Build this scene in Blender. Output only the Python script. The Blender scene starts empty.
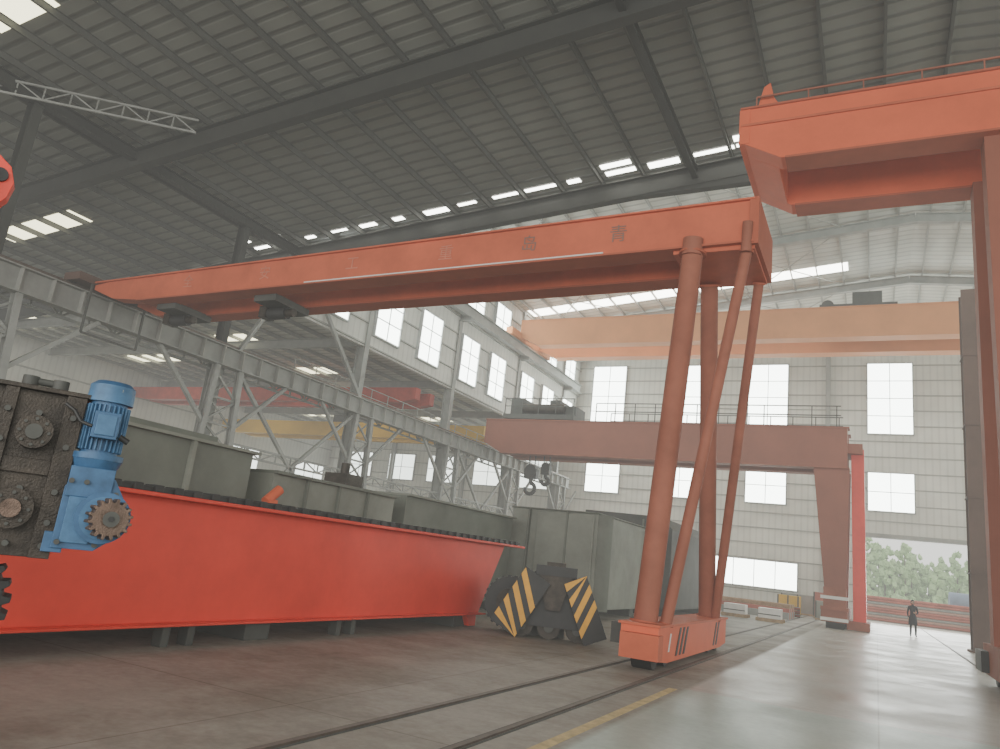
import bpy, math, random
from mathutils import Vector, Matrix
random.seed(7)
D=bpy.data
scene=bpy.context.scene
COL=scene.collection

# ------------------------------------------------------------ materials
def mat(name,col,rough=.6,metal=0.,var=.18,scale=1.5,bump=0.,emit=0.,stain=None,spec=.4):
    m=D.materials.new(name); m.use_nodes=True
    nt=m.node_tree; n=nt.nodes; l=nt.links
    b=n['Principled BSDF']
    b.inputs['Roughness'].default_value=rough; b.inputs['Metallic'].default_value=metal
    b.inputs['Specular IOR Level'].default_value=spec
    tc=n.new('ShaderNodeTexCoord')
    no=n.new('ShaderNodeTexNoise'); no.inputs['Scale'].default_value=scale; no.inputs['Detail'].default_value=6
    no.inputs['Roughness'].default_value=.65
    l.new(tc.outputs['Object'],no.inputs['Vector'])
    cr=n.new('ShaderNodeValToRGB')
    c0=[c*(1-var) for c in col]; c1=[min(1,c*(1+var)) for c in col]
    if stain: c0=list(stain)
    cr.color_ramp.elements[0].color=(*c0,1); cr.color_ramp.elements[0].position=.3
    cr.color_ramp.elements[1].color=(*c1,1); cr.color_ramp.elements[1].position=.7
    l.new(no.outputs['Fac'],cr.inputs['Fac'])
    l.new(cr.outputs['Color'],b.inputs['Base Color'])
    if emit>0:
        b.inputs['Emission Color'].default_value=(*col,1); b.inputs['Emission Strength'].default_value=emit
    if bump>0:
        bp=n.new('ShaderNodeBump'); bp.inputs['Strength'].default_value=bump; bp.inputs['Distance'].default_value=.02
        n2=n.new('ShaderNodeTexNoise'); n2.inputs['Scale'].default_value=scale*12
        l.new(tc.outputs['Object'],n2.inputs['Vector']); l.new(n2.outputs['Fac'],bp.inputs['Height']); l.new(bp.outputs['Normal'],b.inputs['Normal'])
    return m

def ribbed(name,col,axis,period,rough=.6,dark=.75,var=.12,bump=.6):
    m=D.materials.new(name); m.use_nodes=True
    nt=m.node_tree; n=nt.nodes; l=nt.links
    b=n['Principled BSDF']; b.inputs['Roughness'].default_value=rough
    g=n.new('ShaderNodeNewGeometry')
    sx=n.new('ShaderNodeSeparateXYZ'); l.new(g.outputs['Position'],sx.inputs[0])
    mu=n.new('ShaderNodeMath'); mu.operation='DIVIDE'; mu.inputs[1].default_value=period
    l.new(sx.outputs[axis],mu.inputs[0])
    fr=n.new('ShaderNodeMath'); fr.operation='FRACT'; l.new(mu.outputs[0],fr.inputs[0])
    r=n.new('ShaderNodeValToRGB'); e=r.color_ramp.elements
    e[0].position=0; e[0].color=(0,0,0,1); e[1].position=.12; e[1].color=(1,1,1,1)
    x=r.color_ramp.elements.new(.72); x.color=(1,1,1,1)
    x=r.color_ramp.elements.new(.86); x.color=(0,0,0,1)
    l.new(fr.outputs[0],r.inputs['Fac'])
    no=n.new('ShaderNodeTexNoise'); no.inputs['Scale'].default_value=.35; no.inputs['Detail'].default_value=5
    l.new(g.outputs['Position'],no.inputs['Vector'])
    cr=n.new('ShaderNodeValToRGB')
    cr.color_ramp.elements[0].position=.3; cr.color_ramp.elements[1].position=.7
    cr.color_ramp.elements[0].color=(*[c*(1-var) for c in col],1); cr.color_ramp.elements[1].color=(*[c*(1+var) for c in col],1)
    l.new(no.outputs['Fac'],cr.inputs['Fac'])
    mx=n.new('ShaderNodeMix'); mx.data_type='RGBA'; mx.blend_type='MULTIPLY'; mx.inputs['Factor'].default_value=1
    r2=n.new('ShaderNodeMapRange'); r2.inputs['To Min'].default_value=dark; r2.inputs['To Max'].default_value=1
    l.new(r.outputs['Color'],r2.inputs['Value'])
    l.new(cr.outputs['Color'],mx.inputs['A']); l.new(r2.outputs['Result'],mx.inputs['B'])
    l.new(mx.outputs['Result'],b.inputs['Base Color'])
    bp=n.new('ShaderNodeBump'); bp.inputs['Strength'].default_value=bump; bp.inputs['Distance'].default_value=.04
    l.new(r.outputs['Color'],bp.inputs['Height']); l.new(bp.outputs['Normal'],b.inputs['Normal'])
    return m

RED=mat('red_paint_fresh',(.74,.055,.03),.42,var=.12,scale=.8,spec=.35)
ORANGE=mat('orange_red_paint',(.55,.125,.06),.6,var=.18,scale=.7,spec=.25)
ORANGE2=mat('orange_red_paint_dusty',(.42,.105,.055),.65,var=.15,scale=.6,spec=.25)
ORANGE3=mat('orange_red_paint_bright',(.70,.14,.06),.55,var=.12,scale=.6,spec=.25)
LEGP=mat('leg_dusty_red',(.31,.105,.065),.65,var=.22,scale=.9,spec=.25)
BROWNR=mat('red_brown_paint',(.27,.085,.05),.65,var=.15,scale=.4)
DKCOL=mat('dark_brown_steel',(.11,.065,.05),.7,var=.2,scale=.5)
BEIGE=mat('beige_orange_paint',(.66,.27,.10),.6,var=.1,scale=.4)
YELC=mat('yellow_crane_paint',(.70,.42,.03),.6,var=.1,scale=.4)
STEELG=mat('galvanised_grey',(.29,.295,.275),.6,var=.2,scale=1)
STEELD=mat('dark_grey_steel',(.075,.077,.07),.65,var=.25,scale=1)
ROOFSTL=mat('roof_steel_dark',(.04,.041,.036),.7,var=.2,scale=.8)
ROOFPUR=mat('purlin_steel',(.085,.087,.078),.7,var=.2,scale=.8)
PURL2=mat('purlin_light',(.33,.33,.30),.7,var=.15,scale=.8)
GIRT=mat('wall_girt_grey',(.34,.34,.31),.7,var=.15,scale=.8)
GGREEN=mat('grey_green_primer',(.14,.15,.125),.6,var=.25,scale=.7)
GGREEN2=mat('grey_green_primer_light',(.21,.22,.185),.6,var=.25,scale=.7)
BLACK=mat('black_rubber',(.02,.02,.02),.6,var=.3,scale=3)
BLACKP=mat('black_paint',(.028,.028,.028),.5,var=.3,scale=2)
YEL=mat('hazard_yellow',(.78,.40,.04),.5,var=.12,scale=4)
WHITE=mat('white_paint',(.75,.72,.68),.5,var=.1)
CAST=mat('oily_cast_iron',(.045,.036,.028),.45,metal=.3,var=.5,scale=6,bump=.3)
BLUE=mat('blue_enamel',(.04,.115,.235),.45,var=.3,scale=7)
BLUEL=mat('blue_enamel_light',(.06,.155,.29),.5,var=.3,scale=7)
GEAR=mat('gear_steel_brown',(.16,.11,.085),.45,metal=.6,var=.4,scale=8,bump=.3)
RAILS=mat('worn_rail_steel',(.12,.095,.08),.5,metal=.3,var=.3,scale=4)
YLINE=mat('yellow_floor_paint',(.56,.43,.20),.6,var=.3,scale=6)
WALLM=ribbed('wall_sheet_beige',(.66,.66,.60),0,.45,dark=.9,bump=.2)
WALLY=ribbed('wall_sheet_beige_side',(.60,.60,.55),1,.45,dark=.9,bump=.2)
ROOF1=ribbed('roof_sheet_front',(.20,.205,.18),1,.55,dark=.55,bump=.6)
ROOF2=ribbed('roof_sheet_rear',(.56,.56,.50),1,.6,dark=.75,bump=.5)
WIN=mat('window_daylit_glass',(.90,.97,.91),.3,var=.05,scale=.5,emit=9)
WIND=mat('window_daylit_glass_dim',(.80,.86,.80),.3,var=.08,scale=.5,emit=3)
SKYL=mat('translucent_roof_panel',(.97,.97,.88),.4,var=.05,scale=.5,emit=10)
SKYY=mat('translucent_roof_panel_yellowed',(.95,.90,.60),.4,var=.1,scale=.5,emit=3.5)
FRAME=mat('window_frame',(.42,.43,.42),.6)
GROUND=mat('outside_ground',(.66,.64,.58),.9,var=.15,scale=.3)
LEAF=mat('leaf_green_hazy',(.40,.58,.30),.9,var=.3,scale=.6)
TRUNK=mat('bark',(.15,.12,.09),.9)
SKIN=mat('skin',(.45,.27,.19),.55,var=.08)
CLOTH=mat('dark_cloth',(.02,.022,.03),.85,var=.3,scale=20)
HAIR=mat('black_hair',(.012,.01,.01),.5)
WOOD=mat('pallet_wood',(.38,.26,.15),.8,var=.3,scale=4)
PIPER=mat('red_brown_pipe',(.46,.13,.09),.6,var=.25,scale=1)

def floor_mat():
    m=D.materials.new('concrete_floor'); m.use_nodes=True
    nt=m.node_tree; n=nt.nodes; l=nt.links; b=n['Principled BSDF']
    g=n.new('ShaderNodeNewGeometry'); sx=n.new('ShaderNodeSeparateXYZ'); l.new(g.outputs['Position'],sx.inputs[0])
    def noise(s,d=6,r=.6):
        x=n.new('ShaderNodeTexNoise'); x.inputs['Scale'].default_value=s; x.inputs['Detail'].default_value=d; x.inputs['Roughness'].default_value=r
        l.new(g.outputs['Position'],x.inputs['Vector']); return x.outputs['Fac']
    def ramp(f,p0,c0,p1,c1):
        x=n.new('ShaderNodeValToRGB'); e=x.color_ramp.elements
        e[0].position=p0; e[0].color=(*c0,1); e[1].position=p1; e[1].color=(*c1,1); l.new(f,x.inputs['Fac']); return x.outputs['Color']
    def step(o,v,w=.05):
        x=n.new('ShaderNodeMapRange'); x.inputs['From Min'].default_value=v-w; x.inputs['From Max'].default_value=v+w; l.new(o,x.inputs['Value']); return x.outputs['Result']
    def mix(f,a,bb,mode='MIX'):
        x=n.new('ShaderNodeMix'); x.data_type='RGBA'; x.blend_type=mode
        if isinstance(f,float): x.inputs['Factor'].default_value=f
        else: l.new(f,x.inputs['Factor'])
        l.new(a,x.inputs['A']); l.new(bb,x.inputs['B']); return x.outputs['Result']
    brown=ramp(noise(.5),.3,(.285,.26,.22),.7,(.40,.37,.325))
    blot=ramp(noise(.35,6,.75),.40,(.68,.65,.61),.58,(1.04,1.04,1.04))
    brown=mix(1.0,brown,blot,'MULTIPLY')
    grey=ramp(noise(.4),.3,(.36,.335,.29),.7,(.47,.445,.395))
    green=ramp(noise(.7),.3,(.33,.40,.345),.7,(.39,.465,.405))
    fx=step(sx.outputs[0],-2.5)
    fy=step(sx.outputs[1],11.8)
    right=mix(fy,green,grey)
    c=mix(fx,brown,right)
    fine=ramp(noise(9,8,.75),.35,(.84,.84,.84),.65,(1.06,1.06,1.06))
    c=mix(1.0,c,fine,'MULTIPLY')
    for ax,per in ((1,6.0),(0,5.0)):
        d=n.new('ShaderNodeMath'); d.operation='DIVIDE'; d.inputs[1].default_value=per; l.new(sx.outputs[ax],d.inputs[0])
        f=n.new('ShaderNodeMath'); f.operation='FRACT'; l.new(d.outputs[0],f.inputs[0])
        s=n.new('ShaderNodeMath'); s.operation='LESS_THAN'; s.inputs[1].default_value=.004; l.new(f.outputs[0],s.inputs[0])
        dk=n.new('ShaderNodeMix'); dk.data_type='RGBA'; dk.blend_type='MULTIPLY'; l.new(s.outputs[0],dk.inputs['Factor'])
        l.new(c,dk.inputs['A']); dk.inputs['B'].default_value=(.7,.68,.65,1); c=dk.outputs['Result']
    l.new(c,b.inputs['Base Color'])
    rr=n.new('ShaderNodeMapRange'); rr.inputs['From Min'].default_value=.35; rr.inputs['From Max'].default_value=.65
    rr.inputs['To Min'].default_value=.28; rr.inputs['To Max'].default_value=.45; l.new(noise(.6,5),rr.inputs['Value'])
    ml=n.new('ShaderNodeMath'); ml.operation='MULTIPLY_ADD'; l.new(fx,ml.inputs[0]); ml.inputs[1].default_value=-.25; ml.inputs[2].default_value=.25
    ad=n.new('ShaderNodeMath'); ad.operation='ADD'; l.new(rr.outputs['Result'],ad.inputs[0])
    l.new(ml.outputs[0],ad.inputs[1])
    l.new(ad.outputs[0],b.inputs['Roughness'])
    b.inputs['Specular IOR Level'].default_value=.35
    bp=n.new('ShaderNodeBump'); bp.inputs['Strength'].default_value=.12; bp.inputs['Distance'].default_value=.02; l.new(noise(3,8),bp.inputs['Height']); l.new(bp.outputs['Normal'],b.inputs['Normal'])
    return m
FLOOR=floor_mat()

# ------------------------------------------------------------ mesh builder
class B:
    def __init__(s): s.v=[];s.f=[];s.m=[];s.sm=[];s.mats=[];s.T=Matrix.Identity(4)
    def add(s,vs,fs,mt,smooth=False):
        if mt not in s.mats: s.mats.append(mt)
        i=s.mats.index(mt); o=len(s.v)
        s.v+=[s.T@Vector(p) for p in vs]
        for f in fs:
            s.f.append([a+o for a in f]); s.m.append(i); s.sm.append(smooth)
    def box(s,x0,x1,y0,y1,z0,z1,mt):
        s.add([(x0,y0,z0),(x1,y0,z0),(x1,y1,z0),(x0,y1,z0),(x0,y0,z1),(x1,y0,z1),(x1,y1,z1),(x0,y1,z1)],
              [(0,3,2,1),(4,5,6,7),(0,1,5,4),(1,2,6,5),(2,3,7,6),(3,0,4,7)],mt)
    def beam(s,p0,p1,w,h,mt,up=(0,0,1)):
        p0=Vector(p0);p1=Vector(p1);d=(p1-p0).normalized();u=Vector(up)
        if abs(d.dot(u))>.98: u=Vector((0,1,0))
        sd=d.cross(u).normalized(); u=sd.cross(d).normalized()
        vs=[]
        for p in (p0,p1):
            for a,b in ((-1,-1),(1,-1),(1,1),(-1,1)): vs.append(p+sd*a*w/2+u*b*h/2)
        s.add(vs,[(0,1,2,3),(7,6,5,4),(0,4,5,1),(1,5,6,2),(2,6,7,3),(3,7,4,0)],mt)
    def hbeam(s,p0,p1,w,h,mt,t=.03,up=(0,0,1)):
        p0=Vector(p0);p1=Vector(p1);d=(p1-p0).normalized();u=Vector(up)
        if abs(d.dot(u))>.98: u=Vector((0,1,0))
        sd=d.cross(u).normalized(); u=sd.cross(d).normalized()
        o=u*(h/2-t/2)
        s.beam(p0+o,p1+o,w,t,mt,up=u); s.beam(p0-o,p1-o,w,t,mt,up=u); s.beam(p0,p1,t,h-2*t,mt,up=u)
    def cyl(s,p0,p1,r0,mt,r1=None,n=20,caps=True):
        if r1 is None: r1=r0
        p0=Vector(p0);p1=Vector(p1);d=(p1-p0).normalized()
        a=Vector((0,0,1)) if abs(d.z)<.9 else Vector((1,0,0))
        x=d.cross(a).normalized(); y=d.cross(x).normalized()
        A=[p0+(x*math.cos(2*math.pi*i/n)+y*math.sin(2*math.pi*i/n))*r0 for i in range(n)]
        C=[p1+(x*math.cos(2*math.pi*i/n)+y*math.sin(2*math.pi*i/n))*r1 for i in range(n)]
        s.add(A+C,[(i,i+n,(i+1)%n+n,(i+1)%n) for i in range(n)],mt,True)
        if caps:
            s.add(A,[list(range(n))],mt); s.add(C,[list(range(n))[::-1]],mt)
    def prism(s,pts,vec,mt):
        n=len(pts); v=Vector(vec); P=[Vector(p) for p in pts]
        s.add(P+[p+v for p in P],[list(range(n)),[i+n for i in range(n)][::-1]]+[(i,(i+n),(i+1)%n+n,(i+1)%n) for i in range(n)],mt)
    def path(s,pts,r,mt,n=10):
        for a,b in zip(pts[:-1],pts[1:]): s.cyl(a,b,r,mt,n=n)
    def lattice(s,p0,p1,depth,n,ch,lc,mt,up=(0,0,1)):
        p0=Vector(p0);p1=Vector(p1);u=Vector(up)*depth
        s.beam(p0,p1,ch,ch,mt); s.beam(p0+u,p1+u,ch,ch,mt)
        for i in range(n):
            a=p0.lerp(p1,i/n); b=p0.lerp(p1,(i+1)/n)
            if i%2: a,b=a+u,b
            else: b=b+u
            s.beam(a,b,lc,lc,mt)
            q=p0.lerp(p1,i/n); s.beam(q,q+u,lc,lc,mt)
    def gear(s,c,axis,r,th,teeth,mt,tooth=.12):
        c=Vector(c);d=Vector(axis).normalized()
        a=Vector((0,0,1)) if abs(d.z)<.9 else Vector((1,0,0))
        x=d.cross(a).normalized(); y=d.cross(x).normalized(); pts=[]
        for i in range(teeth):
            for k,rr in ((0,1-tooth),(.25,1-tooth),(.4,1),(.7,1),(.85,1-tooth)):
                t=2*math.pi*(i+k)/teeth; pts.append(c-d*th/2+(x*math.cos(t)+y*math.sin(t))*r*rr)
        s.prism(pts,d*th,mt)
    def done(s,name,bevel=0,parent=None,recalc=True):
        xs=[p.x for p in s.v];ys=[p.y for p in s.v];zs=[p.z for p in s.v]
        c=Vector(((min(xs)+max(xs))/2,(min(ys)+max(ys))/2,min(zs)))
        me=D.meshes.new(name); me.from_pydata([p-c for p in s.v],[],s.f)
        for mt in s.mats: me.materials.append(mt)
        me.polygons.foreach_set('material_index',s.m); me.polygons.foreach_set('use_smooth',s.sm)
        me.update()
        import bmesh
        bm=bmesh.new(); bm.from_mesh(me); bmesh.ops.recalc_face_normals(bm,faces=bm.faces); bm.to_mesh(me); bm.free()
        o=D.objects.new(name,me); COL.objects.link(o); o.location=c
        if bevel:
            md=o.modifiers.new('Bevel','BEVEL'); md.width=bevel; md.segments=2; md.limit_method='ANGLE'; md.angle_limit=math.radians(40)
        if parent: o.parent=parent; o.matrix_parent_inverse=Matrix.Translation(parent.location).inverted()
        return o

def local(origin,yaw_vec):
    u=Vector((yaw_vec[0],yaw_vec[1],0)).normalized(); w=Vector((0,0,1)); v=w.cross(u)
    M=Matrix.Identity(4)
    for i in range(3): M[i][0]=u[i];M[i][1]=v[i];M[i][2]=w[i];M[i][3]=origin[i]
    return M

# ------------------------------------------------------------ camera
cam=D.cameras.new('camera'); co=D.objects.new('camera',cam); COL.objects.link(co)
R=Matrix(((.892,.0064,.4521),(.4382,-.2610,-.8602),(.1125,.9654,-.2356)))
q=R.to_quaternion(); q.normalize()
co.matrix_world=Matrix.Translation((0,0,1.6))@q.to_matrix().to_4x4()
cam.sensor_width=36; cam.sensor_fit='HORIZONTAL'; cam.lens=36*740/1000; cam.clip_end=500
scene.camera=co

# ------------------------------------------------------------ shell
XL=-23.5; XR=27.; YB=60.
b=B(); b.box(-50,XR,-14,YB,-.3,0,FLOOR); b.done('floor')
b=B(); b.box(-150,150,YB,330,-.35,-.04,GROUND); b.done('ground_outside')

def rz(x): return 19.6+.1*((x if x<2 else 4-x)+23.3)   # rear roof height
def fz(x): return 14.3+.085*((x if x<2 else 4-x)+23.5) # front roof height
YS=24.
b=B()
b.box(-50,-.9,YB,YB+.25,0,12.4,WALLM); b.box(6.1,XR,YB,YB+.25,0,12.4,WALLM); b.box(-.9,6.1,YB,YB+.25,5.8,12.4,WALLM)
b.prism([(XL,YB,12.4),(XR,YB,12.4),(XR,YB,rz(XR)),(2,YB,rz(2)),(XL,YB,rz(XL))],(0,.25,0),WALLM)
z=1.2
while z<22:
    x0=-50 if z<12 else XL
    if z<5.8:
        b.box(x0,-1.1,YB-.1,YB,z,z+.07,GIRT); b.box(6.3,XR,YB-.1,YB,z,z+.07,GIRT)
    else: b.box(x0,XR,YB-.1,YB,z,z+.07,GIRT)
    z+=1.15
for x in (-42,-34,-12.2,-3.2,8.5,17): b.hbeam((x,YB-.35,0),(x,YB-.35,min(20,12 if x<XL else 20)),.3,.45,STEELG,up=(0,1,0))
b.done('wall_back')
b=B(); b.box(-1.15,-.9,YB-.15,YB+.35,0,6,STEELG); b.box(6.1,6.35,YB-.15,YB+.35,0,6,STEELG); b.box(-1.15,6.35,YB-.15,YB+.35,5.8,6.1,STEELG); b.done('door_frame')

wn=[0]
def window(axis,c,pos0,pos1,z0,z1,nv,nh,mt=WIN,sgn=-1):
    wn[0]+=1; b=B()
    def bx(a0,a1,d0,d1,zz0,zz1,m):
        if axis=='y': b.box(a0,a1,c+min(d0*sgn,d1*sgn),c+max(d0*sgn,d1*sgn),zz0,zz1,m)
        else: b.box(c+min(d0*sgn,d1*sgn),c+max(d0*sgn,d1*sgn),a0,a1,zz0,zz1,m)
    bx(pos0,pos1,.0,.13,z0,z1,mt)
    bx(pos0-.08,pos0,0,.2,z0-.08,z1+.08,FRAME); bx(pos1,pos1+.08,0,.2,z0-.08,z1+.08,FRAME)
    bx(pos0,pos1,0,.2,z0-.08,z0,FRAME); bx(pos0,pos1,0,.2,z1,z1+.08,FRAME)
    for i in range(1,nv): x=pos0+(pos1-pos0)*i/nv; bx(x-.025,x+.025,.13,.17,z0,z1,FRAME)
    for i in range(1,nh): z=z0+(z1-z0)*i/nh; bx(pos0,pos1,.13,.17,z-.025,z+.025,FRAME)
    b.done('window_%d'%wn[0])
for x in (-22.1,-15.6,-9.0,-.5,6.2,13,19.5):
    window('y',YB,x,x+2.9,13.3,18.6,2,4); window('y',YB,x,x+2.9,7.7,10.4,2,2)
window('y',YB,-14.2,-5.2,1.5,3.4,6,1)
for x in (-47.5,-42.5,-38,-33,-28.4): window('y',YB,x,x+2.9,7.6,10.0,2,2,WIND)

b=B()
b.box(XL-.25,XL,YS,YB,11.2,rz(XL),WALLY)
z=11.3
while z<19.5: b.box(XL,XL+.1,YS,YB,z,z+.07,GIRT); z+=1.15
b.done('wall_left')
for y in (26.5,31,35.2,40,44,49,53,57.2):
    window('x',XL,y-1.1,y+1.1,12.0,14.9,2,3,sgn=1); window('x',XL,y-1.1,y+1.1,16.4,18.6,2,2,sgn=1)
b=B(); b.box(-50.25,-50,-14,YB,0,12.4,WALLY)
for z in (2,4,6,8,10): b.box(-50,-49.9,-14,YB,z,z+.1,GIRT)
b.done('wall_side_bay')
for y in range(-8,58,9): window('x',-50,y,y+4,6.2,8.2,3,1,WIND,sgn=1)
b=B(); b.box(XR,XR+.25,12,YB,0,rz(XR),WALLY); b.done('wall_right')
for y in (15,24,33,42,51): window('x',XR,y,y+5,6,12,4,4,sgn=-1)
b=B(); b.prism([(XL,YS,fz(XL)+.1),(2,YS,fz(2)+.1),(XR,YS,fz(XR)+.1),(XR,YS,rz(XR)),(2,YS,rz(2)),(XL,YS,rz(XL))],(0,.2,0),WALLM); b.done('wall_step')
for x in (-21,-14,-7,0,7,14,20): window('y',YS+.2,x,x+5,16.9,19.0,3,1,sgn=1)  # unseen glowing row, added to light the back wall

def roof(name,zf,y0,y1,x0,sheet,pur,raf,rafy,rh,ps,pd,rods=True):
    b=B(); t=.08
    for xa,xb in ((x0,2),(2,XR)):
        b.prism([(xa,y0,zf(xa)),(xb,y0,zf(xb)),(xb,y0,zf(xb)+t),(xa,y0,zf(xa)+t)],(0,y1-y0,0),sheet)
    x=x0+.7
    while x<XR-.3:
        b.hbeam((x,y0,zf(x)-pd/2-.01),(x,y1,zf(x)-pd/2-.01),.08,pd,pur,t=.012)
        x+=ps
    for y in rafy:
        for xa,xb in ((x0,2),(2,XR)):
            b.hbeam((xa,y,zf(xa)-pd-rh/2),(xb,y,zf(xb)-pd-rh/2),.34,rh,raf,t=.04)
    ys=sorted(rafy)
    if rods:
      for ya,yb in zip(ys[:-1],ys[1:]):
        xx=x0+1
        while xx+7<XR:
            if xx+7<2 or xx>2:
                b.beam((xx,ya,zf(xx)-pd-.1),(xx+7,yb,zf(xx+7)-pd-.1),.04,.04,pur); b.beam((xx,yb,zf(xx)-pd-.1),(xx+7,ya,zf(xx+7)-pd-.1),.04,.04,pur)
            xx+=14
    return b
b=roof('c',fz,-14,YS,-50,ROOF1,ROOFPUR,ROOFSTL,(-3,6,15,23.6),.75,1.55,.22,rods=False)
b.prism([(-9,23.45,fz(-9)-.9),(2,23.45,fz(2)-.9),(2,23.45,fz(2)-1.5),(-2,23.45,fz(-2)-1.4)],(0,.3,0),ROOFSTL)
x=-26.
while x<1.5:
    for rr_ in range(2):
        if rr_ and random.random()<.55: continue
        w=random.choice((.5,.8,1.1,1.35)); off=random.uniform(0,.3); d=random.uniform(.12,.36)
        xa=x+off; xb=xa+w; yy=YS-.95-rr_*random.uniform(.5,.8)
        b.prism([(xa,yy,fz(xa)-.02),(xb,yy,fz(xb)-.02),(xb,yy,fz(xb)-.005),(xa,yy,fz(xa)-.005)],(0,d,0),SKYL)
    x+=1.55
b.prism([(-22.2,7.7,fz(-22.2)-.02),(-19.6,7.7,fz(-19.6)-.02),(-19.6,7.7,fz(-19.6)-.005),(-22.2,7.7,fz(-22.2)-.005)],(0,1.7,0),SKYY)
for (xa,xb,ya,yb) in ((-36,-30.5,17.2,18.3),(-43,-37,14,15)):
    b.prism([(xa,ya,fz(xa)-.02),(xb,ya,fz(xb)-.02),(xb,ya,fz(xb)-.005),(xa,ya,fz(xa)-.005)],(0,yb-ya,0),SKYY)
b.lattice((-27.,7.0,13.2),(-19.9,14.5,13.9),.45,14,.06,.035,STEELG)
b.hbeam((-5.6,-14,fz(-5.6)-.5),(-5.6,YS-.3,fz(-5.6)-.5),.2,.35,ROOFSTL)
CEIL=b.done('ceiling')
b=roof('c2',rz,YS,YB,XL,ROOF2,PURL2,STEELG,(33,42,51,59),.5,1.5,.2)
b.prism([(XL+.2,47.6,rz(XL+.2)-.03),(-1.5,47.6,rz(-1.5)-.03),(-1.5,47.6,rz(-1.5)-.005),(XL+.2,47.6,rz(XL+.2)-.005)],(0,1.3,0),SKYL)
b.done('ceiling_rear')
b=B(); b.box(-50,XL-.25,YS,YB,12.0,12.1,ROOF2)
x=-49
while x<XL-.5: b.hbeam((x,YS,11.88),(x,YB,11.88),.08,.2,STEELG,t=.012); x+=1.5
for y in (24.2,29.5,38.5,47.5,56.5): b.hbeam((-50,y,11.5),(XL-.3,y,11.5),.25,.5,STEELG)
for xx,yy in ((-44.9,25.1),(-44.0,33),(-33,29.6),(-33.3,36.6),(-44,42),(-33.3,44),(-44,51),(-33,52)):
    b.box(xx-2.3,xx+1.7,yy-.7,yy+.7,11.96,11.995,SKYY)
b.done('ceiling_side_bay')

# ------------------------------------------------------------ left columns & runway
b=B()
for y in (29.5,38.5,47.5,56.5):
    b.hbeam((XL-.15,y,0),(XL-.15,y,19.5),.35,.55,STEELG,up=(1,0,0))
b.hbeam((XL,-14,13.9),(XL,YS,13.9),.3,.4,ROOFSTL)
for y in (-6,2.5,11.5,20.5):
    b.hbeam((XL-.15,y,0),(XL-.15,y,8),.35,.55,STEELG,up=(1,0,0)); b.hbeam((XL-.15,y,8),(XL-.15,y,14),.3,.4,ROOFSTL,up=(1,0,0))
xr=-22.9
b.hbeam((xr,-14,7.95),(xr,58,7.95),.45,.8,STEELG,t=.04)
y=-13.
while y<58:
    b.box(xr-.2,xr+.2,y-.02,y+.02,7.59,8.31,PURL2); y+=1.0
b.beam((xr,-14,8.42),(xr,58,8.42),.07,.13,RAILS)
b.box(xr-.9,xr-.25,-14,58,8.3,8.36,STEELD)
b.lattice((xr-.85,-14,7.5),(xr-.85,58,7.5),.8,72,.09,.06,STEELG)
for z in (8.85,9.3): b.beam((xr-.88,25,z),(xr-.88,58,z),.035,.035,STEELG)
y=25.
while y<58: b.beam((xr-.88,y,8.36),(xr-.88,y,9.3),.035,.035,STEELG); y+=1.5
for y in (2.5,11.5,20.5,29.5,38.5,47.5,56.5):
    for s in (-1,1):
        b.hbeam((xr,y+s*1.05,0),(xr,y+s*.6,7.55),.22,.26,STEELG,up=(1,0,0))
        b.beam((xr,y+s*.7,5.2),(xr,y+s*3.3,7.55),.14,.14,STEELG)
    n=7
    for i in range(n):
        z0=.3+i*1.0; z1=z0+1.0
        w0=1.05-.45*z0/7.55; w1=1.05-.45*z1/7.55
        s=1 if i%2 else -1
        b.beam((xr,y-s*w0,z0),(xr,y+s*w1,z1),.08,.08,STEELG)
        b.beam((xr-.1,y+s*w0,z0),(xr-.1,y-s*w1,z1),.06,.06,STEELG)
        b.beam((xr,y-w0,z0),(xr,y+w0,z0),.08,.08,STEELG)
for ya,yb in ((21.3,28.7),(39.5,46.7)):
    b.beam((xr-.1,ya,1),(xr-.1,yb,7.4),.14,.14,STEELG); b.beam((xr-.1,yb,1),(xr-.1,ya,7.4),.14,.14,STEELG)
for ya,yb in ((21.3,28.7),(30.3,37.7),(39.3,46.7),(48.3,55.7)):
    b.lattice((xr-.1,ya,4.3),(xr-.1,yb,4.3),.4,8,.08,.05,STEELG)
b.beam((xr,20.8,8.3),(XL,24,13.5),.16,.16,STEELG); b.beam((xr,29,8.3),(XL,24.5,13.5),.16,.16,STEELG)
b.hbeam((XL+.5,YS+.3,16.3),(XL+.5,59,16.3),.4,.7,STEELG); b.beam((XL+.5,YS+.3,16.7),(XL+.5,59,16.7),.08,.1,RAILS)
for y in (29.5,38.5,47.5,56.5): b.hbeam((XL,y,15.8),(XL+.8,y,15.8),.3,.3,STEELG)
b.done('steel_columns')

# ------------------------------------------------------------ main semi-gantry crane
b=B()
for y0 in (14.0,15.6):
    b.prism([(-2.1,y0,8.12),(-2.1,y0,9.0),(-21.0,y0,8.62),(-22.3,y0,8.5),(-22.3,y0,8.35),(-21.3,y0,8.0),(-20,y0,7.88)],(0,.45,0),ORANGE)
    b.beam((-2.1,y0+.225,9.02),(-22.3,y0+.225,8.57),.6,.04,ORANGE)
    b.beam((-2.1,y0+.225,8.10),(-20,y0+.225,7.86),.6,.04,ORANGE2)
    b.beam((-2.2,y0+.225,9.08),(-22.2,y0+.225,8.65),.06,.08,RAILS)
b.box(-3.7,-2.1,14.05,16.0,7.98,8.1,ORANGE)
b.box(-2.2,-2.02,13.95,16.1,8.05,9.05,ORANGE2)
b.box(-23.05,-22.25,13.4,16.7,8.5,8.75,DKCOL)
for y in (13.6,16.5): b.cyl((-23.0,y,8.6),(-22.8,y,8.6),.15,BLACKP)
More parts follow.
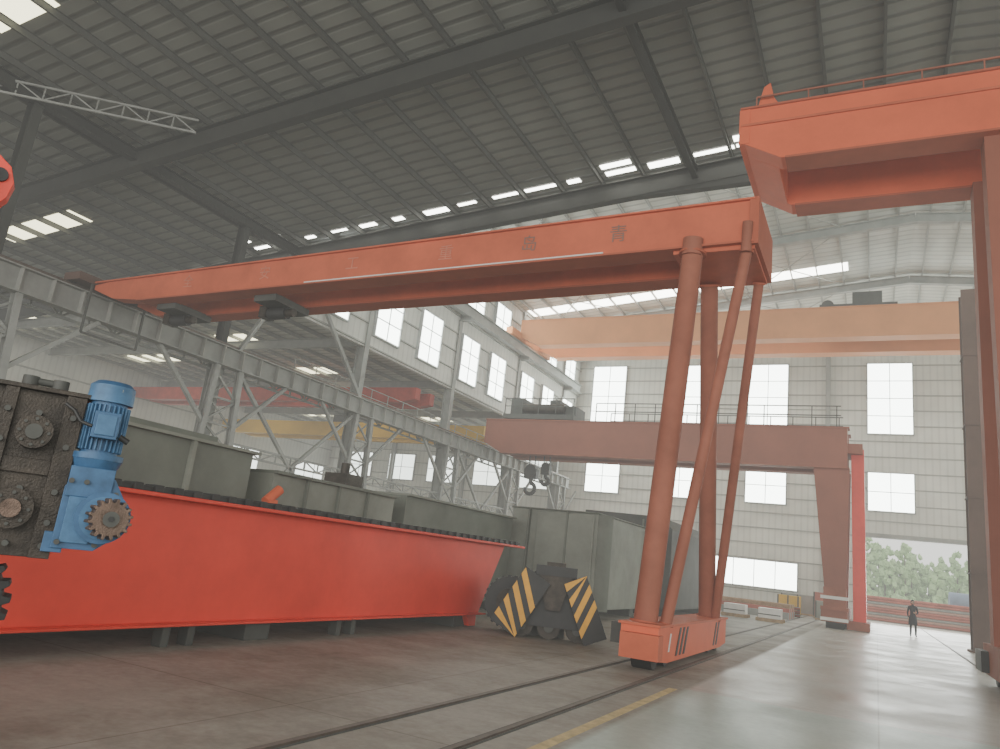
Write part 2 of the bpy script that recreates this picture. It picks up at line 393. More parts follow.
b.beam((-22.3,13.9,8.5),(-22.3,13.9,6.9),.06,.06,STEELD);b.beam((-22.3,15.9,8.5),(-22.3,15.9,6.9),.06,.06,STEELD);b.beam((-22.3,13.9,6.9),(-22.3,15.9,6.9),.06,.06,STEELD)
def pipe(p0,p1,r):
    b.cyl(p0,p1,r,LEGP,n=28)
    for p,qq in ((p0,p1),(p1,p0)):
        p=Vector(p);d=(Vector(qq)-p).normalized(); b.cyl(p,p+d*.05,r*1.3,ORANGE2,n=24)
pipe((-3.65,13.5,.72),(-3.3,14.05,7.98),.21)
b.cyl((-3.3,13.98,7.9),(-3.28,13.95,8.25),.2,LEGP,n=24)
pipe((-3.55,18.5,.72),(-3.3,15.8,7.98),.19)
pipe((-3.35,13.75,.72),(-2.25,14.12,7.98),.105)
b.cyl((-2.25,14.0,7.9),(-2.22,13.92,8.5),.1,LEGP,n=20)
pipe((-3.35,18.4,.72),(-2.25,15.85,7.98),.105)
x0,x1=-3.9,-3.25
b.prism([(x0,12.9,.18),(x0,12.9,.72),(x0,19.3,.72),(x0,19.3,.18),(x0,18.6,.12),(x0,13.6,.12)],(x1-x0,0,0),ORANGE3)
b.box(x0-.04,x1+.04,12.86,19.34,.72,.76,ORANGE)
b.box(x0+.05,x1+.06,12.7,13.0,.2,.6,ORANGE)
for y in (13.3,14.1,18.1,18.9): b.cyl((x0+.15,y,.24),(x1-.15,y,.24),.24,BLACKP,n=24)
b.box(x0-.3,x0,13.3,14.0,.35,.7,STEELD)
for y in (14.15,14.45,14.75,17.7,18.0):
    b.prism([(x1+.003,y,.2),(x1+.003,y+.14,.2),(x1+.003,y+.44,.68),(x1+.003,y+.3,.68)],(.006,0,0),BLACKP)
b.prism([(x1+.003,13.6,.3),(x1+.003,13.68,.3),(x1+.003,13.8,.6),(x1+.003,13.72,.6)],(.006,0,0),WHITE)
for hx,hz in ((-19.2,7.76),(-15.2,7.8)):
    b.box(hx-.4,hx+.4,14.35,15.75,hz-.08,hz+.12,STEELD)
    b.cyl((hx-.35,15.0,hz-.24),(hx+.3,15.0,hz-.24),.17,BLACKP); b.cyl((hx+.3,15,hz-.24),(hx+.55,15,hz-.24),.12,CAST)
    b.box(hx-.6,hx-.35,14.8,15.2,hz-.38,hz-.05,CAST)
b.beam((-5.2,13.97,8.12),(-13.5,13.97,8.0),.02,.03,WHITE)
gantry=b.done('gantry_crane',bevel=0)
LET=mat('lettering_faded',(.22,.13,.10)); LETL=mat('lettering_pale',(.56,.19,.12))
for i,(ch,x) in enumerate((('青',-4.9),('岛',-7.0),('重',-9.2),('工',-12.0),('安',-15.),('全',-18.))):
    c=D.curves.new('lettering_%d'%(i+1),'FONT'); c.body=ch; c.size=.42; c.extrude=.003; c.align_x='CENTER'; c.align_y='CENTER'
    c.materials.append(LETL if i>1 else LET)
    o=D.objects.new('lettering_%d'%(i+1),c); COL.objects.link(o)
    o.rotation_euler=(math.pi/2,0,0); o.location=(x,13.99,8.57+.016*(x+2)); 
    o.parent=gantry; o.matrix_parent_inverse=Matrix.Translation(gantry.location).inverted()

# ------------------------------------------------------------ right gantry crane
b=B()
for y0 in (17.0,19.5):
    b.prism([(-2.95,y0,12.2),(-2.95,y0,13.1),(16,y0,13.1),(16,y0,11.65),(-2.0,y0,11.65)],(0,.6,0),ORANGE3)
    b.box(-2.98,16,y0-.06,y0+.66,13.1,13.15,ORANGE2); b.box(-1.9,16,y0-.06,y0+.66,11.6,11.65,ORANGE2)
    b.box(-2.8,16,y0+.2,y0+.3,13.15,13.25,RAILS)
    b.box(-2.95,16,y0-.05,y0-.02,12.62,12.68,ORANGE)
b.box(-3.0,-2.75,16.98,20.12,12.15,13.1,ORANGE3)
b.prism([(-2.95,17.6,12.2),(-2.95,17.6,12.9),(-2.1,17.6,12.9),(-2.1,17.6,11.7)],(0,1.9,0),ORANGE3)
b.prism([(-2.6,17.1,13.15),(-2.05,17.1,13.15),(-2.2,17.1,13.4),(-2.3,17.1,13.85),(-2.45,17.1,13.75)],(0,.1,0),ORANGE3)
b.beam((-2.6,16.98,13.4),(16,16.98,13.4),.04,.04,LEGP)
for i in range(16): b.beam((-2.6+i*1.2,16.98,13.15),(-2.6+i*1.2,16.98,13.4),.03,.03,LEGP)
for lx in (2.15,):
    b.prism([(lx,17.15,11.65),(lx+1.45,17.15,11.65),(lx+.95,17.15,.9),(lx+.1,17.15,.9)],(0,.6,0),BROWNR)
    b.prism([(lx,19.3,11.65),(lx+1.45,19.3,11.65),(lx+.95,19.9,.9),(lx+.1,19.9,.9)],(0,.6,0),BROWNR)
b.box(2.2,3.1,15.6,21.4,.25,.9,BROWNR)
for y in (16,17,20,21): b.cyl((2.4,y,.28),(2.9,y,.28),.28,BLACKP)
b.box(2.05,2.2,20.4,21.5,.3,.75,BLACKP)
b.prism([(13.4,17.15,11.65),(14.8,17.15,11.65),(14.6,17.15,.9),(13.8,17.15,.9)],(0,.6,0),BROWNR)
b.prism([(13.4,19.6,11.65),(14.8,19.6,11.65),(14.6,19.6,.9),(13.8,19.6,.9)],(0,.6,0),BROWNR)
b.box(13.7,14.6,15.6,21.4,.25,.9,BROWNR)
for y in (16,17,20,21): b.cyl((13.9,y,.28),(14.4,y,.28),.28,BLACKP)
b.done('gantry_crane')

cx=3.72
b=B(); b.hbeam((cx,36,0),(cx,36,15.0),.78,1.0,DKCOL,t=.06,up=(0,1,0)); b.box(cx-.33,cx+.33,35.7,36.3,0,15,DKCOL); b.box(cx-.5,cx+.5,35.4,36.6,0,.08,DKCOL)
for z in (3,6,9,12): b.box(cx-.42,cx+.42,35.45,36.55,z,z+.06,DKCOL)
b.done('support_column')

# ------------------------------------------------------------ distant gantry crane
b=B()
for y0 in (41.5,43.6):
    b.prism([(-22.4,y0,8.5),(-22.4,y0,9.95),(-1.3,y0,9.95),(-1.3,y0,7.9),(-21.2,y0,7.9)],(0,.7,0),BROWNR)
    b.box(-22.4,-1.2,y0-.05,y0+.75,9.95,10.02,LEGP); b.box(-21.2,-1.2,y0-.05,y0+.75,7.85,7.9,LEGP)
for y in (41.45,44.3):
    for z in (10.6,11.1): b.beam((-15,y,z),(-1.6,y,z),.05,.05,STEELD)
    for i in range(12): b.beam((-15+i*1.2,y,10.),(-15+i*1.2,y,11.1),.05,.05,STEELD)
b.prism([(-2.9,41.6,7.9),(-1.2,41.6,7.9),(-1.35,41.6,.9),(-2.25,41.6,.9)],(0,.6,0),BROWNR)
b.prism([(-2.9,43.6,7.9),(-1.2,43.6,7.9),(-1.35,44.6,.9),(-2.25,44.6,.9)],(0,.6,0),BROWNR)
b.box(-2.4,-1.25,40.2,46.4,.3,.95,BROWNR)
for y in (40.8,41.8,44.8,45.8): b.cyl((-2.2,y,.3),(-1.4,y,.3),.3,BLACKP)
for k in range(3): b.box(-2.42,-1.2,40.15,40.2,.35+k*.5,.5+k*.5,LEGP if k==1 else WHITE)
b.box(-2.3,-1.3,40.2,40.8,.9,1.9,LEGP)
b.prism([(-1.15,42.3,9.0),(-.55,42.3,9.0),(-.45,42.3,0.3),(-1.05,42.3,.3)],(0,1.6,0),RED)
b.box(-1.6,-.6,41.8,44.1,8.7,9.2,BROWNR)
b.box(-1.3,-.3,41.2,45.2,.02,.4,LEGP)
b.box(-21.3,-16.5,41.6,44.2,10.1,10.4,STEELD)
for x,w,h in ((-21,.9,1.1),(-19.7,1.1,.7),(-18.3,.7,1.0),(-17.3,.8,.6)): b.box(x,x+w,42,43.6,10.4,10.4+h,STEELD)
b.cyl((-20,41.9,10.8),(-17.2,41.9,10.8),.3,CAST)
for z in (10.9,11.4): b.beam((-21.2,41.6,z),(-16.5,41.6,z),.05,.05,STEELD)
for i in range(5): b.beam((-21.2+i*1.17,41.6,10.4),(-21.2+i*1.17,41.6,11.4),.05,.05,STEELD)
for hx,r,zt in ((-19.5,.42,7.0),(-18.5,.28,7.3)):
    for dx in (-.2,.2): b.beam((hx+dx,42.9,10.1),(hx+dx,42.9,zt),.05,.05,BLACKP)
    b.box(hx-r,hx+r,42.7,43.1,zt-.5,zt+.1,BLACKP); b.cyl((hx,42.65,zt),(hx,43.15,zt),r*.9,BLACKP)
    pts=[(hx,42.9,zt-.5),(hx,42.9,zt-.5-r*.7)]
    for a in range(70,-200,-20):
        t=math.radians(a); pts.append((hx+math.cos(t)*r*.8,42.9,zt-.5-r*1.5+math.sin(t)*r*.8))
    b.path(pts,.12,BLACKP)
b.done('gantry_crane')

# ------------------------------------------------------------ beige overhead crane
b=B()
for y0 in (46,49.2):
    b.prism([(-22.9,y0,17.0),(-22.9,y0,18.2),(26,y0,18.2),(26,y0,16.4),(-21.5,y0,16.4)],(0,.8,0),BEIGE)
    b.box(-22.9,26,y0-.08,y0+.88,18.2,18.26,BEIGE); b.box(-21.5,26,y0-.08,y0+.88,16.33,16.4,BEIGE)
b.box(-23.3,-22.8,44.5,51.5,16.8,17.3,BEIGE)
b.box(-1.2,.4,46.4,49.6,18.3,19.3,STEELD); b.box(-3,1.2,46.2,49.8,18.26,18.5,STEELD); b.cyl((-2.6,47.2,18.8),(-2.6,49.2,18.8),.35,STEELD)
b.done('overhead_crane')
b=B()
for y0 in (45,46.8): b.prism([(-49.7,y0,9.5),(-49.7,y0,10.2),(-24.4,y0,10.2),(-24.4,y0,9.5),(-25.5,y0,9.1),(-48,y0,9.1)],(0,.5,0),YELC)
b.box(-38,-36,45.2,47,10.2,10.8,STEELD); b.done('overhead_crane')
b=B()
for y0 in (36,37.6): b.prism([(-49.7,y0,10.0),(-49.7,y0,10.7),(-24.4,y0,10.7),(-24.4,y0,10.),(-25.5,y0,9.8),(-48,y0,9.8)],(0,.5,0),mat('crane_red_dull',(.45,.06,.04)))
b.done('overhead_crane')

# ------------------------------------------------------------ red box girder on floor
b=B()
ya=1.5
b.prism([(-8.0,ya,.3),(-8.0,15.5,.3),(-8.0,16.5,1.82),(-8.0,ya,1.82)],(-1.5,0,0),RED)
b.box(-9.5,-7.78,ya,17.2,1.82,1.87,RED)
b.box(-9.5,-7.85,ya,15.6,.27,.3,RED)
b.beam((-7.93,ya,1.905),(-7.93,17.1,1.905),.1,.07,BLACKP)
y=ya
while y<17: b.box(-8.06,-7.84,y,y+.12,1.87,1.96,BLACKP); y+=.3
b.box(-9.2,-8.4,ya,17,1.87,1.9,mat('dusty_top',(.18,.12,.10)))
for y in (3,8.5,14.6): b.box(-9.4,-8.1,y,y+.5,0,.27,STEELD)
b.prism([(-7.99,14.9,.3),(-7.99,15.4,.3),(-7.99,15.4,.02),(-7.99,15.1,.02)],(-.3,0,0),RED)
for y in (7,7.4,10.5,10.9): b.box(-8.2,-8.02,y,y+.12,0,.27,STEELD)
b.done('steel_box_girder',bevel=.01)

b=B()
b.box(-11.6,-10.0,3,9.9,.25,2.85,GGREEN); b.box(-11.7,-9.9,3,10,2.85,2.9,GGREEN2)
for y in (4,5.5,7,8.5): b.box(-10.0,-9.93,y,y+.08,.25,2.85,GGREEN2)
for y in (3.5,8.8): b.box(-11.3,-10.3,y,y+.4,0,.25,STEELD)
b.box(-11.2,-10.4,7.6,9.4,2.9,3.05,GGREEN)
b.done('grey_box_girder')
b=B()
b.box(-11.4,-10.0,10.5,14.5,.25,2.6,GGREEN2); b.box(-11.5,-9.9,10.5,14.6,2.6,2.66,GGREEN)
for y in (11.4,12.4,13.4): b.box(-10.0,-9.94,y,y+.06,.25,2.6,GGREEN)
b.box(-10.9,-10.3,13.0,13.6,2.66,2.95,CAST); b.cyl((-10.6,13.3,2.95),(-10.6,13.3,3.2),.1,CAST)
for y in (10.8,14.): b.box(-11.2,-10.2,y,y+.3,0,.25,STEELD)
b.done('grey_box_girder')
b=B()
b.box(-11.4,-10.2,15.3,21.4,.25,2.75,GGREEN); b.box(-11.5,-10.1,15.3,21.5,2.75,2.8,GGREEN2)
for y in (15.6,20.6): b.box(-11.3,-10.4,y,y+.4,0,.25,STEELD)
b.done('grey_box_girder')
b=B()
b.box(-10.5,-7.6,22,28,.3,3.15,GGREEN2)
b.box(-10.55,-7.55,21.95,28,3.15,3.2,GGREEN)
b.box(-9.6,-7.7,21.9,22,.3,3.1,GGREEN2)
for x in (-9.9,-8.6): b.box(x,x+.06,21.85,22,.3,3.15,GGREEN)
b.cyl((-7.6,22.4,.3),(-7.6,22.4,3.15),.35,GGREEN)
b.box(-10.2,-9,22,22.5,0,.3,STEELD); b.box(-9.,-7.9,27,27.5,0,.3,STEELD)
b.done('crane_machine_housing',bevel=.04)
b=B()
b.prism([(-10.6,29,.3),(-7.0,29,.3),(-7.0,29,3.3),(-7.5,29,3.75),(-10.6,29,3.8)],(0,8,0),STEELD)
for x in (-9.5,-8.2): b.box(x,x+.08,28.95,29,.3,3.6,GGREEN)
b.box(-10.3,-7.3,29.5,30,0,.3,STEELD); b.box(-10.3,-7.3,36,36.5,0,.3,STEELD)
b.done('dark_steel_housing',bevel=.04)
b=B()
b.cyl((-9.7,10.1,2.05),(-9.7,10.4,2.3),.09,ORANGE3); b.box(-9.8,-9.6,10.1,10.3,1.75,2.1,ORANGE3)
b.box(-9.8,-9.7,10.1,10.3,0,1.75,STEELD)
b.done('orange_lifting_clamp')
b=B()
for x in (-15.5,-14.0):
    for y in (24,30): b.beam((x,y,0),(x,y,2.4),.15,.15,STEELD)
b.box(-16,-13.5,23,31,2.4,2.55,STEELD); b.box(-15.8,-13.7,23.5,30.5,2.55,3.2,GGREEN)
b.done('steel_trestle')

# ------------------------------------------------------------ striped bogie
b=B(); b.T=local((-6.1,15.2,0),(.925,.38))
b.prism([(-.95,0,.25),(.95,0,.25),(.55,0,1.2),(.28,0,1.5),(-.28,0,1.5),(-.6,0,1.2)],(0,.55,0),BLACKP)
b.box(-.42,.45,-.15,.65,1.3,1.5,BLACKP); b.box(-.2,.2,-.1,.5,1.5,1.58,CAST)
b.prism([(-.35,-.12,1.3),(.35,-.12,1.3),(.15,-.12,.6),(-.15,-.12,.6)],(0,.1,0),CAST)
def leg2(p0,p1,w,n,sk):
    p0=Vector((p0[0],0,p0[1]));p1=Vector((p1[0],0,p1[1]));e=(p1-p0);L=e.length;e.normalize();nn=Vector((-e.z,0,e.x))
    y=Vector((0,-.2,0))
    b.prism([p0-nn*w/2+y,p0+nn*w/2+y,p1+nn*w/2+y,p1-nn*w/2+y],(0,.2,0),BLACKP)
    st=L/n
    for i in range(n):
        s0=i*st+.02; s1=s0+st*.5
        def P(s,side,k): 
            s=max(0,min(L,s)); return p0+e*s+nn*side*w/2+Vector((0,-.212,0))
        b.prism([P(s0,-1,0),P(s1,-1,0),P(s1+sk,1,0),P(s0+sk,1,0)],(0,.012,0),YEL)
leg2((-.36,1.28),(-1.0,.15),.62,4,.55)
leg2((.42,1.28),(.93,.08),.50,4,-.5)
for x in (-.62,-.05,.55):
    b.cyl((x,.08,.24),(x,.5,.24),.24,CAST,n=24); b.cyl((x,.02,.24),(x,.1,.24),.1,STEELD)
b.gear((-.95,.9,.62),(0,1,0),.58,.35,24,BLACKP,.06); b.cyl((-.95,.65,.62),(-.95,.75,.62),.3,CAST)
b.gear((-.6,1.3,.45),(0,1,0),.42,.3,20,BLACKP,.06)
b.box(-.6,.3,.6,1.1,0,.5,STEELD); b.box(-.7,.2,.65,1.0,.5,1.0,CAST)
b.done('crane_bogie')

# ------------------------------------------------------------ gear-motor drive unit (near left)
b=B(); b.T=local((-4.92,3.17,1.82),(.54,.84))
b.box(-.75,.06,0,.06,-.58,.50,CAST); b.box(-.75,.06,.34,.40,-.58,.50,CAST)
b.box(-.75,.06,.06,.34,-.58,-.5,CAST); b.box(-.75,.06,.06,.34,.42,.5,CAST)
b.box(-.06,.06,-.05,.0,-.58,.5,CAST); b.box(-.42,-.34,-.05,0,-.58,.5,CAST)
b.box(-.75,.1,-.06,.45,.5,.53,CAST); b.box(-.34,-.06,-.03,0,-.05,.05,CAST)
b.box(-.75,-.06,.1,.3,.3,.42,CAST)
for w in (.35,.15,-.15,-.35,-.5):
    for u in (0,-.38,-.2):
        b.cyl((u,-.08,w),(u,-.05 if u!=-.2 else 0,w),.02,STEELD,n=8)
b.cyl((-.2,-.12,.22),(-.2,0,.22),.11,CAST); b.cyl((-.2,-.15,.22),(-.2,-.12,.22),.05,STEELD)
b.cyl((-.22,-.1,-.28),(-.22,0,-.28),.13,CAST); b.cyl((-.22,-.14,-.28),(-.22,-.1,-.28),.06,GEAR)
for k in range(8):
    t=k*math.pi/4
    b.cyl((-.2+.085*math.cos(t),-.135,.22+.085*math.sin(t)),(-.2+.085*math.cos(t),-.12,.22+.085*math.sin(t)),.011,STEELD,n=6)
    b.cyl((-.22+.1*math.cos(t),-.115,-.28+.1*math.sin(t)),(-.22+.1*math.cos(t),-.1,-.28+.1*math.sin(t)),.012,STEELD,n=6)
for u,w in ((-.12,.5),(-.3,.5)): b.cyl((u,.05,.53),(u,.05,.6),.05,STEELD); 
b.cyl((-.3,.05,.57),(-.08,.05,.57),.025,STEELD)
b.path([(-.06,-.08,.44),(.0,-.12,.4),(.05,-.16,.33),(.12,-.19,.31)],.012,BLACKP,n=8)
mu,mv=.2,.02
b.cyl((mu,mv,.1),(mu,mv,.14),.165,BLUE,n=28); b.cyl((mu,mv,.14),(mu,mv,.50),.118,BLUE,n=28)
for i in range(28):
    t=2*math.pi*i/28; b.beam((mu+.128*math.cos(t),mv+.128*math.sin(t),.16),(mu+.128*math.cos(t),mv+.128*math.sin(t),.48),.010,.03,BLUEL,up=(math.cos(t),math.sin(t),0))
b.cyl((mu,mv,.50),(mu,mv,.62),.15,BLUEL,r1=.145,n=28); b.cyl((mu,mv,.62),(mu,mv,.65),.145,BLUE,r1=.11,n=28)
b.cyl((mu,mv,.65),(mu,mv,.655),.07,STEELD,n=16)
b.box(mu-.08,mu+.08,mv-.21,mv-.1,.24,.42,BLUE); b.box(mu-.06,mu+.06,mv-.22,mv-.2,.26,.40,BLUEL); b.cyl((mu+.1,mv-.15,.27),(mu+.16,mv-.15,.24),.02,BLACKP)
b.box(mu-.03,mu+.06,mv-.135,mv-.11,.52,.6,STEELG)
b.cyl((mu,mv,.02),(mu,mv,.1),.13,BLUE,r1=.16,n=28)
b.box(.06,.33,-.14,.2,-.16,.04,BLUE)
b.prism([(.05,-.12,-.1),(.05,-.12,-.5),(.3,-.12,-.5),(.42,-.12,-.4),(.42,-.12,-.15),(.34,-.12,-.02),(.1,-.12,-.02)],(0,.34,0),BLUE)
b.prism([(.09,-.14,-.16),(.09,-.14,-.46),(.26,-.14,-.46),(.26,-.14,-.16)],(0,.02,0),BLUEL)
for u,w in ((.08,-.06),(.08,-.46),(.3,-.46),(.36,-.12),(.17,-.06)): b.cyl((u,-.16,w),(u,-.12,w),.018,STEELD,n=8)
b.cyl((.31,-.19,-.28),(.31,-.12,-.28),.17,BLUE,n=28); b.cyl((.31,-.2,-.28),(.31,-.19,-.28),.14,BLUEL,n=28)
b.cyl((.33,-.34,-.28),(.33,-.1,-.28),.045,GEAR,n=16)
b.gear((.34,-.30,-.28),(.15,-1,0),.135,.13,16,GEAR,.2); b.cyl((.35,-.38,-.28),(.35,-.36,-.28),.05,STEELD,n=16)
b.cyl((.35,-.385,-.28),(.35,-.38,-.28),.02,BLACKP,n=6)
b.box(.0,.12,-.1,.1,-.53,-.4,BLUE)
b.box(-1.2,-.75,-.1,.5,-1.0,.6,CAST); b.box(-1.15,-.85,0,.4,-1.82,2.0,RED); b.box(-1.4,-.6,-.5,.9,-1.82,-1.76,STEELD)
b.prism([(-.9,.1,1.66),(-.80,.1,1.69),(-.73,.1,1.80),(-.71,.1,1.92),(-.75,.1,2.03),(-.84,.1,2.1),(-.95,.1,2.1)],(0,.12,0),RED); b.cyl((-.80,.08,1.95),(-.80,.1,1.95),.05,BLACKP)
b.gear((-.53,.1,-.90),(0,1,0),.44,.25,26,BLACK,.1); b.cyl((-.53,-.1,-.90),(-.53,.0,-.90),.15,CAST)
b.box(-.95,-.35,.0,.2,-1.82,-1.3,STEELD)
b.done('gear_motor_drive',bevel=.004)

# ------------------------------------------------------------ rails and floor line
for x in (-4.1,-3.15):
    b=B(); b.box(x-.07,x-.045,-6,59,.0,.006,STEELD); b.box(x+.045,x+.07,-6,59,0,.006,STEELD); b.box(x-.03,x+.03,-6,59,0,.02 ,RAILS); b.done('floor_rail')
b=B(); b.box(2.6,2.66,6,59,0,.02,RAILS); b.done('floor_rail')
b=B(); b.box(-2.72,-2.60,-6,11.6,0,.004,YLINE); b.done('trim_floor_line')

# ------------------------------------------------------------ materials stored at far end
b=B()
for i in range(6):
    for k in range(3): b.cyl((-7.6+.22*k,48.5,.12+.2*k),(-4.0,48.5,.12+.2*k),.1,PIPER if i%2 else STEELG,n=10)
for i in range(10): b.box(-9.5,-4.2,44+i*.35,44.25+i*.35,.0,.35+.2*(i%3),(STEELG,PIPER,WOOD)[i%3])
b.done('steel_bar_stack')
b=B()
for x,y in ((-8.4,38.5),(-6.8,38.9),(-5.1,38.2)):
    for k in range(3): b.box(x,x+1.2,y+k*.5,y+.12+k*.5,0,.12,WOOD)
    for k in range(5): b.box(x+.25*k,x+.25*k+.18,y,y+1.15,.12,.15,WOOD)
    b.box(x+.1,x+1.1,y+.1,y+1.,.15,.6,WHITE)
    b.box(x+.1,x+1.1,y+.08,y+.1,.3,.34,STEELD)
b.done('pallet_stack')
b=B()
for k in range(5):
    for j in range(3): b.hbeam((-19+j*1.,50,.2+k*.36),(-12+j*.3,50+j*.5,.2+k*.36),.3,.34,(STEELG,PIPER)[(k+j)%2])
b.box(-21,-18,40,44,0,1.6,GGREEN); b.box(-17,-14.5,37,40,0,1.2,STEELG)
b.done('steel_stock')
b=B()
for k,(x,y,w,d,h) in enumerate(((-3.3,50,1.4,1.2,1.1),(-3.6,53,1.8,1.4,1.6),(-5.8,55.5,2.2,1.5,1.3),(-2.9,56.5,1.2,1.2,.9),(-5.6,51.5,1.3,1.2,1.2))):
    b.box(x,x+w,y,y+d,.12,h,(GGREEN2,PIPER,STEELG,WOOD,YELC)[k])
    b.box(x,x+w,y,y+.12,0,.12,WOOD); b.box(x,x+w,y+d-.12,y+d,0,.12,WOOD)
    for j in range(3): b.box(x+w*j/2.2,x+w*j/2.2+.08,y-.03,y,.12,h,STEELD)
b.done('crate_stack')

# ------------------------------------------------------------ outside
b=B(); PD=mat('pipe_dusty',(.5,.28,.22))
for k in range(9):
    for j in range(3):
        xa=-5+random.uniform(-.6,.6); xb=12+random.uniform(-.6,.6)
        for q_ in range(2): b.cyl((xa,66.8+j*1.2+q_*.4,.1+k*.2),(xb,66.8+j*1.2+q_*.4,.1+k*.2),.105,(PIPER,PD,STEELG,PIPER)[(k+j+q_)%4],n=8)
for x in (-3,9): b.box(x,x+.12,66.5,70,-.04,2.0,STEELD)
b.done('steel_pipe_stack')
b=B(); b.cyl((5.2,72,1.7),(7.2,72,1.7),1.1,mat('tank_blue_grey',(.22,.28,.38)),n=24); b.box(5.2,7.2,71.4,72.6,-.04,.8,STEELD); b.done('storage_drum')
b=B()
for i in range(80):
    x=-14+i*.56+random.uniform(-.5,.5); y=random.uniform(100,128); h=random.uniform(6.3,9.3) if i%7 else 5.5
    if x>14: h*=.85
    b.cyl((x,y,-.1),(x,y,h*.8),.16,TRUNK,r1=.05,n=6)
    for k in range(46):
        t=random.uniform(.05,1); r=1.9*(1-.6*t)*random.uniform(.2,1)+.15
        a=random.uniform(0,6.28); cx_=x+math.cos(a)*r*.8; cy_=y+math.sin(a)*r*.8; cz=h*t
        rr=random.uniform(.3,.6)*(1.2-.55*t)
        vs=[];fs=[];N=5;Mm=3
        for p in range(Mm+1):
            ph=math.pi*p/Mm
            for qn in range(N):
                th=2*math.pi*qn/N; jr=rr*random.uniform(.45,1.45)
                vs.append((cx_+jr*math.sin(ph)*math.cos(th),cy_+jr*math.sin(ph)*math.sin(th),cz+jr*1.2*math.cos(ph)))
        for p in range(Mm):
            for qn in range(N): fs.append((p*N+qn,p*N+(qn+1)%N,(p+1)*N+(qn+1)%N,(p+1)*N+qn))
        b.add(vs,fs,LEAF)
b.done('tree_row')

# ------------------------------------------------------------ person
PE=D.objects.new('person',None); COL.objects.link(PE); PE.location=(1.58,43.5,0); PE.rotation_euler=(0,0,math.radians(8))
def skinned(name,V,E,mt,sub=2):
    me=D.meshes.new(name); me.from_pydata([v[:3] for v in V],E,[]); me.materials.append(mt)
    o=D.objects.new(name,me); COL.objects.link(o); o.parent=PE
    md=o.modifiers.new('Skin','SKIN'); md.use_smooth_shade=True
    for i,v in enumerate(V):
        r=v[3]; o.data.skin_vertices[0].data[i].radius=(r,r if len(v)<5 else v[4])
    o.data.skin_vertices[0].data[0].use_root=True
    s=o.modifiers.new('Sub','SUBSURF'); s.levels=sub; s.render_levels=sub
    return o
V=[(0,0,.95,.13),(0,0,1.08,.115),(0,.01,1.25,.135),(0,.01,1.40,.12),(0,0,1.49,.055),(0,-.01,1.56,.052),
   (-.09,0,.88,.085),(-.10,-.01,.50,.058),(-.10,.02,.28,.055),(-.11,.02,.08,.036),(-.12,-.11,.035,.035),
   (.09,0,.88,.085),(.11,-.03,.50,.058),(.12,.0,.28,.055),(.12,.02,.08,.036),(.13,-.11,.035,.035),
   (-.17,.01,1.40,.055),(-.22,.03,1.12,.042),(-.21,-.06,.90,.028),
   (.17,.01,1.40,.055),(.23,.02,1.14,.042),(.12,-.18,1.10,.03)]
E=[(0,1),(1,2),(2,3),(3,4),(4,5),(0,6),(6,7),(7,8),(8,9),(9,10),(0,11),(11,12),(12,13),(13,14),(14,15),(3,16),(16,17),(17,18),(3,19),(19,20),(20,21)]
skinned('body',V,E,CLOTH)
def hand(name,p,d,side):
    p=Vector(p);d=Vector(d).normalized();s=Vector(side).normalized();n=d.cross(s).normalized()
    V=[(*(p),.022),(*(p+d*.05),.03),(*(p+d*.085),.03)];E=[(0,1),(1,2)]
    for i,L in enumerate((.068,.078,.072,.055)):
        o=s*(.030-.02*i); k=len(V)
        V+= [(*(p+d*.08+o),.010),(*(p+d*(.085+L*.5)+o+n*.008),.009),(*(p+d*(.085+L*.85)+o+n*.025),.007)]
        E+=[(2,k),(k,k+1),(k+1,k+2)]
    k=len(V); V+=[(*(p+d*.03+s*.035),.011),(*(p+d*.065+s*.055+n*.01),.010),(*(p+d*.09+s*.055+n*.02),.008)]; E+=[(1,k),(k,k+1),(k+1,k+2)]
    skinned(name,V,E,SKIN,1)
hand('hand_1',(-.21,-.06,.90),(0,-.15,-1),(0,-1,.1))
hand('hand_2',(.12,-.18,1.10),(-.8,-.3,.4),(0,-.2,1))
b=B(); hd=[]; N=16;Mm=12
for p in range(Mm+1):
    ph=math.pi*p/Mm
    for qn in range(N):
        th=2*math.pi*qn/N
        z=math.cos(ph)*.118; rx=.076*math.sin(ph); ry=.095*math.sin(ph)
        if z<-.03: rx*=1-.28*((-z-.03)/.09); ry*=1-.12*((-z-.03)/.09)
        hd.append((rx*math.cos(th),-.01+ry*math.sin(th),1.645+z))
b.add(hd,[(p*N+qn,p*N+(qn+1)%N,(p+1)*N+(qn+1)%N,(p+1)*N+qn) for p in range(Mm) for qn in range(N)],SKIN,True)
b.prism([(-.012,-.098,1.615),(.012,-.098,1.615),(0,-.1,1.655)],(0,-.018,0),SKIN)
for s in (-1,1):
    b.cyl((s*.03,-.106,1.65),(s*.03,-.09,1.65),.011,WHITE,n=10); b.cyl((s*.03,-.108,1.65),(s*.03,-.1,1.65),.006,BLACK,n=8)
    b.box(s*.03-.015,s*.03+.015,-.106,-.09,1.667,1.672,HAIR); b.box(s*.076-.006,s*.076+.006,-.01,.025,1.62,1.67,SKIN)
b.box(-.022,.022,-.1,-.085,1.585,1.593,mat('lips',(.4,.12,.1)))
o=b.done('head'); o.parent=PE
b=B(); hv=[]
for p in range(Mm+1):
    ph=math.pi*.62*p/Mm
    for qn in range(N):
        th=2*math.pi*qn/N
        front=max(0,-math.sin(th))
        pp=ph*(1-.45*front)
        hv.append((.086*math.sin(pp)*math.cos(th),.0+.105*math.sin(pp)*math.sin(th),1.65+.125*math.cos(pp)-(.05 if (p==Mm and front==0) else 0)))
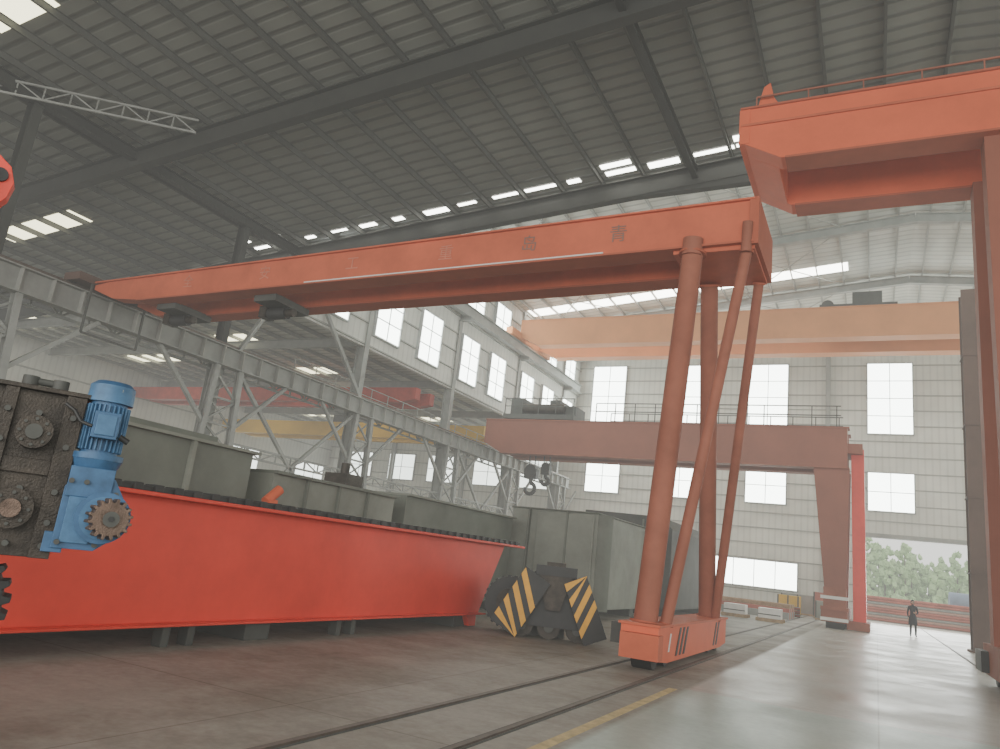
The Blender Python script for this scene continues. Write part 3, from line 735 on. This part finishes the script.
b.add(hv,[(p*N+qn,p*N+(qn+1)%N,(p+1)*N+(qn+1)%N,(p+1)*N+qn) for p in range(Mm) for qn in range(N)],HAIR,True)
b.cyl((0,.09,1.66),(0,.12,1.5),.05,HAIR,r1=.02,n=12)
o=b.done('hair'); o.parent=PE
b=B(); pr=[(1.02,.15,.115),(.9,.175,.135),(.75,.19,.15),(.58,.205,.16),(.57,.19,.145)]; N=24; vs=[]
for z,rx,ry in pr:
    for i in range(N):
        t=2*math.pi*i/N; k=1+.05*math.sin(6*t)*(1.02-z)*2; vs.append((rx*k*math.cos(t),ry*k*math.sin(t),z))
b.add(vs,[(p*N+i,p*N+(i+1)%N,(p+1)*N+(i+1)%N,(p+1)*N+i) for p in range(len(pr)-1) for i in range(N)],CLOTH,True)
o=b.done('skirt'); o.parent=PE

# ------------------------------------------------------------ world: hazy air + light
w=D.worlds.new('world'); scene.world=w; w.use_nodes=True
nt=w.node_tree
bg=nt.nodes['Background']; bg.inputs['Color'].default_value=(.93,.96,1,1); bg.inputs['Strength'].default_value=2.4
ad=nt.nodes.new('ShaderNodeAddShader')
em=nt.nodes.new('ShaderNodeEmission'); em.inputs['Color'].default_value=(1,.995,.93,1); em.inputs['Strength'].default_value=.0024  # glow put into the air imitates lit haze and adds ambient fill
ab=nt.nodes.new('ShaderNodeVolumeAbsorption'); ab.inputs['Color'].default_value=(.5,.5,.5,1); ab.inputs['Density'].default_value=.0032
nt.links.new(em.outputs[0],ad.inputs[0]); nt.links.new(ab.outputs[0],ad.inputs[1])
nt.links.new(ad.outputs[0],nt.nodes['World Output'].inputs['Volume'])
def area(name,loc,rot,sx,sy,p,col=(1,1,1)):
    l=D.lights.new(name,'AREA'); l.shape='RECTANGLE'; l.size=sx; l.size_y=sy; l.energy=p; l.color=col
    o=D.objects.new(name,l); COL.objects.link(o); o.location=loc; o.rotation_euler=rot; return o
area('fill_light_behind_camera',(2,-13.95,7),(math.radians(90),0,0),40,12,5000,(1,.98,.94))  # added fill lamp, out of view where the front wall is left off
area('daylight_door',(2.6,60.4,3),(math.radians(-90),0,0),6.5,5,900,(.97,1,.98))
